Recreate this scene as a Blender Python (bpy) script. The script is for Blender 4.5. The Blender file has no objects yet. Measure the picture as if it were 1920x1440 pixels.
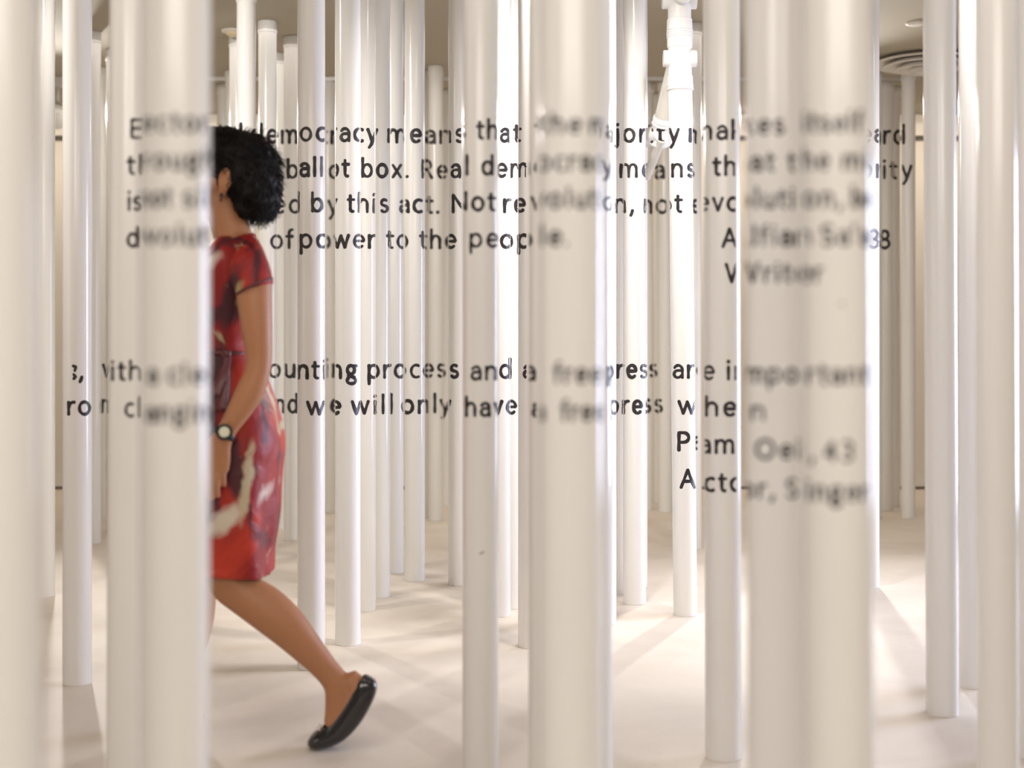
import bpy, bmesh, math, random
import numpy as np
from mathutils import Vector, Matrix, noise
random.seed(7)
PI = math.pi
C = bpy.context.scene.collection
sc = bpy.context.scene

# ------------------------------------------------------------------ camera
F = 2667.0           # focal length in pixels of the 1920 wide frame
CAMZ = 1.06
HOR = 640.0          # row of the horizon
cam = bpy.data.cameras.new('camera')
cam.sensor_width = 36.0
cam.lens = 50.0
cam.shift_y = -(720.0 - HOR) / 1920.0
cam.clip_start = 0.05
cam.dof.use_dof = True
cam.dof.focus_distance = 5.3
cam.dof.aperture_fstop = 2.0
camo = bpy.data.objects.new('camera', cam)
C.objects.link(camo)
camo.location = (0, 0, CAMZ)
camo.rotation_euler = (PI / 2, 0, 0)
sc.camera = camo

# ------------------------------------------------------------------ world, lights, exposure
w = bpy.data.worlds.new('world')
sc.world = w
w.use_nodes = True
w.node_tree.nodes['Background'].inputs[0].default_value = (1.0, 0.95, 0.88, 1)
w.node_tree.nodes['Background'].inputs[1].default_value = 0.05
sc.view_settings.view_transform = 'Standard'
sc.view_settings.look = 'None'
sc.view_settings.gamma = 1.0
sc.view_settings.use_curve_mapping = False
sc.view_settings.exposure = 0.26
WARM = (1.0, 0.93, 0.86)
NEUT = (1.0, 0.955, 0.905)
COOL = (0.66, 0.74, 1.0)

def area(name, loc, target, sx, sy, power, col):
    l = bpy.data.lights.new(name, 'AREA')
    l.shape = 'RECTANGLE'; l.size = sx; l.size_y = sy
    l.energy = power; l.color = col
    o = bpy.data.objects.new(name, l); C.objects.link(o)
    o.location = loc
    o.rotation_euler = (Vector(target) - Vector(loc)).to_track_quat('-Z', 'Y').to_euler()
    return o

def spot(name, loc, target, power, angle, blend, col, rad=0.05):
    l = bpy.data.lights.new(name, 'SPOT')
    l.energy = power; l.color = col; l.spot_size = math.radians(angle)
    l.spot_blend = blend; l.shadow_soft_size = rad
    o = bpy.data.objects.new(name, l); C.objects.link(o)
    o.location = loc
    o.rotation_euler = (Vector(target) - Vector(loc)).to_track_quat('-Z', 'Y').to_euler()
    return o

LIGHTS = [
    # gallery spots over the middle of the forest, throwing light away from the camera
    ('spot_a', (0.25, 4.65, 2.62), (0.0, 6.2, 0.2), 72, 110, 0.9, NEUT, 0.05),
    ('spot_b', (-2.3, 4.1, 2.6), (-0.6, 6.0, 0.8), 88, 80, 0.9, NEUT, 0.05),
    ('spot_c', (1.35, 4.1, 2.62), (1.0, 6.2, 0.2), 72, 95, 0.9, NEUT, 0.05),
    ('spot_d', (2.7, 4.9, 2.6), (1.7, 6.2, 0.9), 45, 80, 0.9, NEUT, 0.05),
    ('spot_g', (-1.75, 5.0, 2.62), (-1.24, 6.55, 2.1), 75, 70, 0.9, NEUT, 0.05),
    # spots on the far rail shining back towards the camera
    ('spot_e', (-2.72, 8.6, 2.45), (-1.0, 2.6, 0.3), 190, 85, 0.8, NEUT, 0.05),
    ('spot_f', (1.9, 8.6, 2.45), (1.2, 2.6, 0.2), 190, 85, 0.8, NEUT, 0.05),
]
for a in LIGHTS:
    spot(*a)
area('fill_overhead', (0.1, -1.0, 2.3), (0.1, 2.6, 0.9), 4.2, 0.8, 60, WARM)  # unseen warm fill added behind the camera for the near poles
area('fill_mid', (0.2, 2.7, 2.66), (0.2, 2.9, 0), 5.0, 1.4, 25, WARM)  # added ceiling-level fill that brightens the foreground floor
area('fill_left', (-4.6, 2.0, 1.7), (0, 3.4, 1.0), 2.0, 2.0, 9, WARM)  # weak unseen side fill added out of frame
dl_ = area('cool_fill_right', (4.85, 5.4, 1.1), (0, 3.4, 0.5), 3.2, 1.8, 92, COOL)  # unseen cool fill added for the poles' lilac right edges, no opening there
dl_.data.spread = math.radians(85)
area('fill_far', (-0.5, 7.6, 2.64), (-0.5, 7.6, 0), 5.0, 1.0, 12, WARM)  # added soft fill over the far poles, no fixture behind it
area('fill_wall', (0.0, 9.6, 2.64), (0.0, 10.2, 0.9), 8.5, 0.12, 36, (1.0, 0.88, 0.72))  # unseen strip light added to brighten the back wall

# ------------------------------------------------------------------ materials
def nm(name):
    m = bpy.data.materials.new(name); m.use_nodes = True
    nt = m.node_tree
    return m, nt, nt.nodes['Principled BSDF']

def simple(name, col, rough=0.5, metal=0.0, coat=0.0, bump=0.0, bscale=200.0, var=0.0):
    m, nt, p = nm(name)
    p.inputs['Base Color'].default_value = (*col, 1)
    p.inputs['Roughness'].default_value = rough
    p.inputs['Metallic'].default_value = metal
    p.inputs['Coat Weight'].default_value = coat
    tc = nt.nodes.new('ShaderNodeTexCoord')
    n = nt.nodes.new('ShaderNodeTexNoise'); n.inputs['Scale'].default_value = bscale
    nt.links.new(tc.outputs['Object'], n.inputs['Vector'])
    if bump:
        b = nt.nodes.new('ShaderNodeBump'); b.inputs['Strength'].default_value = bump
        b.inputs['Distance'].default_value = 0.002
        nt.links.new(n.outputs['Fac'], b.inputs['Height'])
        nt.links.new(b.outputs['Normal'], p.inputs['Normal'])
    if var:
        r = nt.nodes.new('ShaderNodeValToRGB')
        r.color_ramp.elements[0].position = 0.3; r.color_ramp.elements[1].position = 0.7
        r.color_ramp.elements[0].color = (*[c * (1 - var) for c in col], 1)
        r.color_ramp.elements[1].color = (*[min(1, c * (1 + var)) for c in col], 1)
        nt.links.new(n.outputs['Fac'], r.inputs['Fac'])
        nt.links.new(r.outputs['Color'], p.inputs['Base Color'])
    return m

def pvc_mat():
    m, nt, p = nm('white_pvc')
    N = nt.nodes; L = nt.links
    tc = N.new('ShaderNodeTexCoord')
    # fine lengthwise extrusion streaks
    mp = N.new('ShaderNodeMapping'); mp.inputs['Scale'].default_value = (130, 130, 0.6)
    L.new(tc.outputs['Object'], mp.inputs['Vector'])
    n1 = N.new('ShaderNodeTexNoise'); n1.inputs['Scale'].default_value = 1.0; n1.inputs['Detail'].default_value = 3
    L.new(mp.outputs['Vector'], n1.inputs['Vector'])
    b = N.new('ShaderNodeBump'); b.inputs['Strength'].default_value = 0.10; b.inputs['Distance'].default_value = 0.0006
    L.new(n1.outputs['Fac'], b.inputs['Height']); L.new(b.outputs['Normal'], p.inputs['Normal'])
    # base colour, small scuffs and specks
    n2 = N.new('ShaderNodeTexNoise'); n2.inputs['Scale'].default_value = 22; n2.inputs['Detail'].default_value = 4
    L.new(tc.outputs['Object'], n2.inputs['Vector'])
    r2 = N.new('ShaderNodeValToRGB')
    r2.color_ramp.elements[0].position = 0.215; r2.color_ramp.elements[0].color = (0.48, 0.42, 0.35, 1)
    r2.color_ramp.elements[1].position = 0.235; r2.color_ramp.elements[1].color = (0.845, 0.83, 0.80, 1)
    L.new(n2.outputs['Fac'], r2.inputs['Fac'])
    L.new(r2.outputs['Color'], p.inputs['Base Color'])
    p.inputs['Roughness'].default_value = 0.17
    p.inputs['IOR'].default_value = 1.5
    return m

def floor_mat():
    m, nt, p = nm('floor_screed')
    N = nt.nodes; L = nt.links
    tc = N.new('ShaderNodeTexCoord')
    n = N.new('ShaderNodeTexNoise'); n.inputs['Scale'].default_value = 1.6; n.inputs['Detail'].default_value = 8
    n.inputs['Roughness'].default_value = 0.65; n.inputs['Distortion'].default_value = 0.6
    L.new(tc.outputs['Object'], n.inputs['Vector'])
    r = N.new('ShaderNodeValToRGB')
    r.color_ramp.elements[0].position = 0.3; r.color_ramp.elements[0].color = (0.68, 0.60, 0.515, 1)
    r.color_ramp.elements[1].position = 0.68; r.color_ramp.elements[1].color = (0.80, 0.725, 0.64, 1)
    L.new(n.outputs['Fac'], r.inputs['Fac'])
    # thin dark specks and hairline marks
    v = N.new('ShaderNodeTexVoronoi'); v.inputs['Scale'].default_value = 3.1
    L.new(tc.outputs['Object'], v.inputs['Vector'])
    r3 = N.new('ShaderNodeValToRGB')
    r3.color_ramp.elements[0].position = 0.010; r3.color_ramp.elements[0].color = (0.25, 0.2, 0.16, 1)
    r3.color_ramp.elements[1].position = 0.022; r3.color_ramp.elements[1].color = (1, 1, 1, 1)
    L.new(v.outputs['Distance'], r3.inputs['Fac'])
    mx = N.new('ShaderNodeMixRGB'); mx.blend_type = 'MULTIPLY'; mx.inputs[0].default_value = 1
    L.new(r.outputs['Color'], mx.inputs[1]); L.new(r3.outputs['Color'], mx.inputs[2])
    L.new(mx.outputs['Color'], p.inputs['Base Color'])
    p.inputs['Roughness'].default_value = 0.55
    n4 = N.new('ShaderNodeTexNoise'); n4.inputs['Scale'].default_value = 60; n4.inputs['Detail'].default_value = 5
    L.new(tc.outputs['Object'], n4.inputs['Vector'])
    b = N.new('ShaderNodeBump'); b.inputs['Strength'].default_value = 0.12; b.inputs['Distance'].default_value = 0.002
    L.new(n4.outputs['Fac'], b.inputs['Height']); L.new(b.outputs['Normal'], p.inputs['Normal'])
    return m

M_PVC = pvc_mat()
M_FLOOR = floor_mat()
M_CEIL = simple('ceiling_paint', (0.43, 0.385, 0.30), 0.9, bump=0.15, bscale=90, var=0.03)
M_WALL = simple('wall_paint', (0.78, 0.73, 0.66), 0.85, bump=0.1, bscale=120, var=0.02)
M_TRIM = simple('trim_paint', (0.80, 0.76, 0.70), 0.6, var=0.02)
M_DARK = simple('shadow_gap', (0.12, 0.10, 0.085), 0.8, var=0.05)  # dark colour put in for the shade inside narrow gaps
M_PAINT = simple('letter_paint', (0.016, 0.011, 0.013), 0.42, bump=0.2, bscale=300, var=0.2)
M_FIT = simple('fitting_pvc', (0.80, 0.79, 0.765), 0.4, bump=0.05, bscale=60, var=0.01)
M_GREY = simple('grey_pvc', (0.62, 0.59, 0.53), 0.35, bscale=14, var=0.08)
M_METAL = simple('white_metal', (0.75, 0.74, 0.72), 0.35, metal=0.2, var=0.03)
M_GLASS = simple('lamp_lens', (0.9, 0.88, 0.82), 0.08, coat=1.0)

# ------------------------------------------------------------------ helpers
def link_mesh(name, verts, faces, mat, parent=None, smooth=True):
    me = bpy.data.meshes.new(name)
    me.from_pydata([tuple(v) for v in verts], [], faces)
    me.update()
    if smooth:
        me.polygons.foreach_set('use_smooth', [True] * len(me.polygons))
    me.materials.append(mat)
    o = bpy.data.objects.new(name, me); C.objects.link(o)
    if parent is not None:
        o.parent = parent
        o.matrix_parent_inverse = Matrix.Translation(-Vector(parent.location))
    return o

def thing(name, label, cat, loc, group=None):
    o = bpy.data.objects.new(name, None); C.objects.link(o)
    o.empty_display_size = 0.1
    o.location = loc
    o['label'] = label; o['category'] = cat
    if group: o['group'] = group
    return o

def box(x0, x1, y0, y1, z0, z1):
    v = [(x, y, z) for z in (z0, z1) for y in (y0, y1) for x in (x0, x1)]
    f = [(0, 2, 3, 1), (4, 5, 7, 6), (0, 1, 5, 4), (2, 6, 7, 3), (0, 4, 6, 2), (1, 3, 7, 5)]
    return v, f

def structure(name, x0, x1, y0, y1, z0, z1, mat):
    v, f = box(x0, x1, y0, y1, z0, z1)
    o = link_mesh(name, v, f, mat, smooth=False)
    o['kind'] = 'structure'
    return o

def lathe(p0, p1, prof, seg=48):
    """revolve prof = [(t, r)] about the line p0 -> p1 (t in metres from p0)"""
    p0 = Vector(p0); p1 = Vector(p1)
    a = (p1 - p0).normalized()
    u = a.orthogonal().normalized(); v = a.cross(u)
    vs = []; fs = []
    for (t, r) in prof:
        c = p0 + a * t
        for k in range(seg):
            th = 2 * PI * k / seg
            vs.append(c + (u * math.cos(th) + v * math.sin(th)) * r)
    n = len(prof)
    for i in range(n - 1):
        for k in range(seg):
            k2 = (k + 1) % seg
            fs.append((i * seg + k, i * seg + k2, (i + 1) * seg + k2, (i + 1) * seg + k))
    fs.append(tuple(range(seg - 1, -1, -1)))
    fs.append(tuple((n - 1) * seg + k for k in range(seg)))
    return vs, fs

def sharpen(o, ang=40):
    me = o.data
    try:
        me.set_sharp_from_angle(angle=math.radians(ang))
    except Exception:
        pass
    return o

def at(px, py, Y):
    return Vector(((px - 960.0) / F * Y, Y, CAMZ + (HOR - py) / F * Y))

# ------------------------------------------------------------------ room
CEIL = 2.687
BACK = 10.2
structure('floor', -5.2, 5.2, -3.2, BACK + 0.2, -0.1, 0.0, M_FLOOR)
structure('ceiling', -5.2, 5.2, -3.2, BACK + 0.2, CEIL, CEIL + 0.1, M_CEIL)
structure('wall_back', -5.2, 5.2, BACK, BACK + 0.2, 0, CEIL, M_WALL)
structure('wall_left', -5.2, -5.0, -3.2, BACK, 0, CEIL, M_WALL)
structure('wall_right', 5.0, 5.2, -3.2, BACK, 0, CEIL, M_WALL)
structure('wall_front', -5.0, 5.0, -3.2, -3.0, 0, CEIL, M_WALL)
structure('baseboard_back', -5.0, 5.0, BACK - 0.012, BACK, 0.02, 0.11, M_TRIM)
structure('gap_shade_base', -5.0, 5.0, BACK - 0.006, BACK, 0.0, 0.022, M_DARK)  # solid dark strip painted as shade under the baseboard
structure('trim_2', -5.0, 5.0, BACK - 0.05, BACK, 2.53, 2.62, M_TRIM)
structure('gap_shade_top', -5.0, 5.0, BACK - 0.02, BACK, 2.50, 2.532, M_DARK)  # solid dark strip, shade below the upper trim put into its colour

# ------------------------------------------------------------------ poles
# id, left edge, right edge at the horizon row, row where it meets the floor, drift of the pole in px over the frame height, label
POLES = [
 ('A', -82, 76, None, 8, 'large out-of-focus foreground pole cut by the left edge of the frame'),
 ('B', 62, 103.5, 1118, 0, 'bright pole half hidden behind the blurred pole at the left frame edge'),
 ('C', 117, 172.5, 1281, 0, 'grey-shaded pole whose foot stands clear at far left, casting a wide shadow'),
 ('D', 157, 189, 1018, 0, 'thin distant capped pole just right of the grey-shaded far left pole'),
 ('E', 172, 200.5, 974, 0, 'thinnest shaded pole squeezed beside the soft shaded pole left of the walker'),
 ('G', 199, 229, 996, 0, 'far capped pole almost hidden behind the soft shaded pole left of the walker'),
 ('F', 202.5, 279, None, -6, 'softly blurred shaded pole bearing the sharp capital E, left of the walker'),
 ('H', 261.5, 394, None, -3, 'broad blurred foreground pole hiding the front of the walking woman'),
 ('M', 407, 433.5, 953, 0, 'far pole with the lowest cap above the walker head, furthest left there'),
 ('L', 422, 450, 970, 0, 'far pole with second lowest cap above the walker head'),
 ('K', 430, 461.6, 1013, 0, 'far pole under the round ceiling detector, above the walker head'),
 ('I', 443.5, 480, 1070, 0, 'brilliant white overlit pole rising behind the woman head'),
 ('J', 484.5, 518.5, 1031, 0, 'pole with tall visible cap near the ceiling, right behind the woman back'),
 ('N', 506, 536, 991, 0, 'cream pole with a lower cap behind the woman hip, left of a taller cap'),
 ('O', 532.5, 564, 1012, 0, 'capped cream pole just left of the shaded pole behind the rear calf'),
 ('P', 557.5, 609.5, 1252, 0, 'shaded pole crossed by the woman rear calf'),
 ('Q', 603, 630, 961, 0, 'distant capped pole in the gap right of the pole crossed by the calf'),
 ('R', 628, 676, 1207, 0, 'shaded pole with a clear foot and small chip right of the rear leg'),
 ('S', 662, 704.5, 1144, 0, 'pale pole directly right of the chipped-foot pole, foot slightly higher'),
 ('T', 691, 731.7, 1118, 0, 'pale pole third in the tight row right of the rear leg'),
 ('U', 720, 757, 1073, 0, 'pale pole fourth in the tight row, dark along its right side'),
 ('V', 758.5, 796.5, 1088, 0, 'white overlit pole ending the tight row, its whole foot visible'),
 ('W', 778, 805.5, 970, 0, 'narrow shaded sliver of far pole beside the overlit pole of the tight row'),
 ('X', 803, 831, 976, 0, 'distant bluish pole with cap and foot both in view, left of centre'),
 ('Y', 826, 851, 947, 0, 'farthest short sliver of pole right of the distant bluish capped pole'),
 ('Z', 840.5, 879, 1096, 0, 'cream pole tucked against the left side of the soft centre-left pole'),
 ('AA', 867, 934.5, 1464, 0, 'soft shaded pole left of centre bearing the blurred word that'),
 ('AB', 914, 957, 1154, 0, 'pale pole with a small rust mark right of the soft centre-left pole'),
 ('AC', 938, 980, 1139, 0, 'cream pole between the rust-marked pole and a nearer beige pole'),
 ('AD', 971.5, 1020, 1212, 0, 'beige pole whose foot shows at the left side of the big centre poles'),
 ('AEL', 991, 1067, None, 0, 'half-blurred pole behind the left side of the big centre foreground pole'),
 ('AE', 1012, 1130.5, None, 0, 'broad blurred foreground pole just right of picture centre'),
 ('AER', 1072, 1146.5, None, 3, 'lilac-edged pole behind the right side of the big centre foreground pole'),
 ('AF', 1111, 1155.5, 1168, 0, 'white-edged pole peeping out right of the big centre poles'),
 ('AG', 1140, 1180, 1111, 0, 'narrow grey slice of pole between two white poles right of centre'),
 ('AH', 1168.5, 1211, 1131, 0, 'bright white pole with full foot left of the pipe with fittings'),
 ('AI', 1175, 1214, 1100, 0, 'pole hidden behind the bright white one, only its right rim showing'),
 ('AJ', 1198, 1225.5, 956, 0, 'far grey pole showing right of the bright white pole, under the slanted branch'),
 ('AL', 1225.5, 1251, 943, 0, 'farthest pole in the gap left of the pipe with fittings'),
 ('AK', 1234.5, 1262, 959, 0, 'far capped pole against the left side of the pipe with fittings'),
 ('AN', 1284, 1316, 1028, 0, 'capped far pole just right of the pipe with fittings'),
 ('AO', 1320, 1389, 1420, 4, 'nearer pole with clear foot and dark left rim, bearing the capital W'),
 ('AP', 1399, 1512, None, 5, 'left one of the two touching blurred foreground poles on the right'),
 ('AQ', 1505, 1636, None, 5, 'right one of the two touching blurred foreground poles on the right'),
 ('AR', 1610, 1649, 1100, 0, 'overlit white pole beside the blurred foreground pair on the right'),
 ('AS', 1626, 1653.5, 972, 0, 'far pole showing only a rim right of the overlit pole at right'),
 ('AT', 1647.5, 1675, 957, 0, 'far capped pole, left of three slim ones under the round ceiling diffuser'),
 ('AU', 1662, 1688, 950, 0, 'far capped pole, middle and slimmest of three under the ceiling diffuser'),
 ('AV', 1690, 1716.5, 971, 0, 'far capped pole, right of three slim ones under the ceiling diffuser'),
 ('AW', 1733, 1795, 1338, 6, 'sharp-edged shaded pole with dark foot shadow at right'),
 ('AX', 1797, 1852, 1287, 0, 'pole partly hidden behind the widest pole at far right'),
 ('AY', 1830, 1908, None, 5, 'soft-edged wide pole near the right edge of the frame'),
 ('AZ', 1901, 1968, 1418, 0, 'pole cut off by the right edge of the frame'),
]
CYL = []       # (root, P0, P1, r) used when the lettering is set out
def pole_geom(xl, xr, base, drift):
    wpx = xr - xl
    if base is None:
        base = HOR + wpx / 0.0849
    d = CAMZ * F / (base - HOR)
    cx = 0.5 * (xl + xr)
    r = 0.5 * wpx / F * d
    r = r / math.sqrt(1 + ((cx - 960) / F) ** 2)      # silhouette of a cylinder seen off axis
    slope = drift / 1440.0                            # px per px
    # the lean is a real tilt of the pole: dx/dz
    xm = (cx - 960) / F * d
    tilt = -slope
    p0 = Vector((xm + tilt * (0 - CAMZ), d, 0.0))
    p1 = Vector((xm + tilt * (CEIL - CAMZ), d, CEIL))
    return p0, p1, r

def build_pole(pid, xl, xr, base, drift, label):
    p0, p1, r = pole_geom(xl, xr, base, drift)
    root = thing('pole', label, 'pole', p0, 'white plastic poles standing from floor to ceiling')
    L = (p1 - p0).length
    vs, fs = lathe(p0, p1, [(0.0005, r * 0.985), (0.003, r), (L * 0.25, r), (L * 0.5, r), (L * 0.75, r), (L - 0.02, r)], 96)
    o = sharpen(link_mesh('pipe', vs, fs, M_PVC, root))
    rc = r * 1.07
    h = 0.062
    vs, fs = lathe(p0, p1, [(L - h, r * 1.005), (L - h + 0.001, rc - 0.001), (L - h + 0.003, rc), (L - 0.005, rc), (L - 0.001, rc - 0.003)], 64)
    sharpen(link_mesh('cap', vs, fs, M_FIT, root))
    CYL.append((root, p0, p1, r))
    return root

POLE_OBJ = {}
for p in POLES:
    POLE_OBJ[p[0]] = build_pole(*p)

# ------------------------------------------------------------------ pipe with fittings
def fitted_pipe():
    d = CAMZ * F / (1153 - HOR)
    s = d / F
    r = 22.2 * s
    p0 = at(1285, 1153, d); p0.z = 0
    tilt = -(14.0 / 1440.0)
    p1 = Vector((p0.x + tilt * CEIL, d, CEIL))
    ax = (p1 - p0).normalized()
    def pt(py):                      # point on the axis at image row py
        z = CAMZ + (HOR - py) * s
        return p0 + ax * (z / ax.z)
    root = thing('pipe_with_fittings', 'white upright pipe with ribbed collars, side stubs and a slanted branch near the ceiling', 'pipe', p0)
    def tt(py): return (pt(py) - p0).length
    L = (p1 - p0).length
    vs, fs = lathe(p0, p1, [(0.0005, r * 0.985), (0.003, r), (tt(640), r), (tt(160), r)], 96)
    sharpen(link_mesh('pipe', vs, fs, M_PVC, root))
    CYL.append((root, p0, pt(150), r))
    k = s
    # lower collar
    vs, fs = lathe(p0, p1, [(tt(171), r), (tt(170), 23.6 * k), (tt(169), 24.8 * k), (tt(166.5), 24.8 * k), (tt(165.5), 23.8 * k), (tt(163.5), 23.8 * k),
                            (tt(162.5), 24.5 * k), (tt(160.5), 24.5 * k), (tt(159.5), 23.7 * k), (tt(144), 23.7 * k), (tt(142.5), 22.4 * k)], 64)
    sharpen(link_mesh('collar', vs, fs, M_FIT, root), 30)
    # lower tee : body plus horizontal stubs
    vs, fs = lathe(p0, p1, [(tt(143), 22 * k), (tt(118), 21.5 * k), (tt(90), 21.8 * k)], 64)
    tee = sharpen(link_mesh('tee', vs, fs, M_FIT, root))
    def stub(c, direction, r1, ln, parent, name='stub'):
        q0 = Vector(c); q1 = q0 + Vector(direction).normalized() * ln
        vs, fs = lathe(q0, q1, [(0, r1 * 0.93), (ln * 0.45, r1 * 0.93), (ln * 0.47, r1), (ln - 0.002, r1), (ln, r1 * 0.95)], 48)
        return sharpen(link_mesh(name, vs, fs, M_FIT, parent))
    stub(pt(110), (-1, 0, 0), 15.8 * k, 31 * k, tee)
    stub(pt(110), (1, 0, 0), 15.8 * k, 31 * k, tee)
    stub(pt(110), (-0.15, 1, 0), 15.8 * k, 34 * k, tee)
    # ribbed coupling
    prof = [(tt(91), 21.6 * k), (tt(89), 23.4 * k), (tt(71), 23.8 * k)]
    for y in (69.5, 65.5, 61.5, 57.0):
        prof += [(tt(y + 0.9), 23.8 * k), (tt(y + 0.4), 24.8 * k), (tt(y - 0.9), 24.8 * k), (tt(y - 1.4), 23.8 * k)]
    prof += [(tt(53), 24.0 * k), (tt(37), 23.4 * k), (tt(35), 21.8 * k)]
    vs, fs = lathe(p0, p1, prof, 64)
    sharpen(link_mesh('ribbed_coupling', vs, fs, M_FIT, root), 30)
    # upper tee with a round plug facing the room
    vs, fs = lathe(p0, p1, [(tt(36), 21.8 * k), (tt(8), 21.5 * k), (tt(-34), 21.8 * k)], 64)
    tee2 = sharpen(link_mesh('tee', vs, fs, M_FIT, root))
    stub(pt(1), (-1, 0, 0), 16 * k, 32 * k, tee2)
    stub(pt(1), (1, 0, 0), 16 * k, 32 * k, tee2)
    q0 = pt(-7); q1 = q0 + Vector((0.1, -1, 0)).normalized() * 0.075
    vs, fs = lathe(q0, q1, [(0, 17 * k), (0.045, 17 * k), (0.046, 20 * k), (0.072, 20 * k), (0.075, 18.5 * k), (0.075, 16.5 * k), (0.071, 16.2 * k)], 48)
    sharpen(link_mesh('plug', vs, fs, M_FIT, tee2), 30)
    # upper collar, pipe and cap to the ceiling
    vs, fs = lathe(p0, p1, [(tt(-33), 21.8 * k), (tt(-35), 23.6 * k), (tt(-52), 23.8 * k), (tt(-54), r)], 64)
    sharpen(link_mesh('collar', vs, fs, M_FIT, root))
    vs, fs = lathe(p0, p1, [(tt(-50), r), (L - 0.02, r)], 64)
    sharpen(link_mesh('pipe', vs, fs, M_PVC, root))
    vs, fs = lathe(p0, p1, [(L - 0.062, r * 1.005), (L - 0.061, r * 1.06), (L - 0.001, r * 1.06)], 64)
    sharpen(link_mesh('cap', vs, fs, M_FIT, root))
    # slanted grey branch behind the upright, its wrapped collar, white elbow and thin outlet pipe
    dB = d + 0.30
    a = at(1270, 96, d + 0.13); b = at(1243, 232, dB)
    ln = (b - a).length
    vs, fs = lathe(a, b, [(0, 13 * k), (ln * 0.3, 15.5 * k), (ln, 19.5 * k)], 48)
    sharpen(link_mesh('branch_pipe', vs, fs, M_GREY, root))
    CYL.append((root, a, b, 17.5 * k))
    dirn = (b - a).normalized()
    c0 = b - dirn * 0.030; c1 = b + dirn * 0.100
    CYL.append((root, c0 + dirn * 0.03, c1 - dirn * 0.01, 20.6 * k))
    cl = (c1 - c0).length
    vs, fs = lathe(c0, c1, [(0, 19.5 * k), (0.002, 21.5 * k), (0.02, 22 * k), (0.024, 20.8 * k), (0.03, 22.5 * k), (0.034, 22.5 * k), (0.036, 20.6 * k), (cl - 0.012, 20.6 * k), (cl, 16 * k)], 48)
    sharpen(link_mesh('branch_collar', vs, fs, M_FIT, root), 30)
    e0 = at(1238, 252, dB); e1 = at(1196, 262, dB + 0.14)
    el = (e1 - e0).length
    vs, fs = lathe(e0, e1, [(0, 14 * k), (el * 0.35, 16 * k), (el * 0.4, 19 * k), (el - 0.004, 20 * k), (el, 18.5 * k)], 48)
    sharpen(link_mesh('branch_elbow', vs, fs, M_FIT, root), 30)
    e0 = at(1240, 262, dB); e1 = at(1212, 332, dB + 0.17)
    el = (e1 - e0).length
    vs, fs = lathe(e0, e1, [(0, 9 * k), (el * 0.5, 9 * k), (el, 9 * k)], 32)
    sharpen(link_mesh('outlet_pipe', vs, fs, M_GREY, root))
    return root
fitted_pipe()

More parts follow.
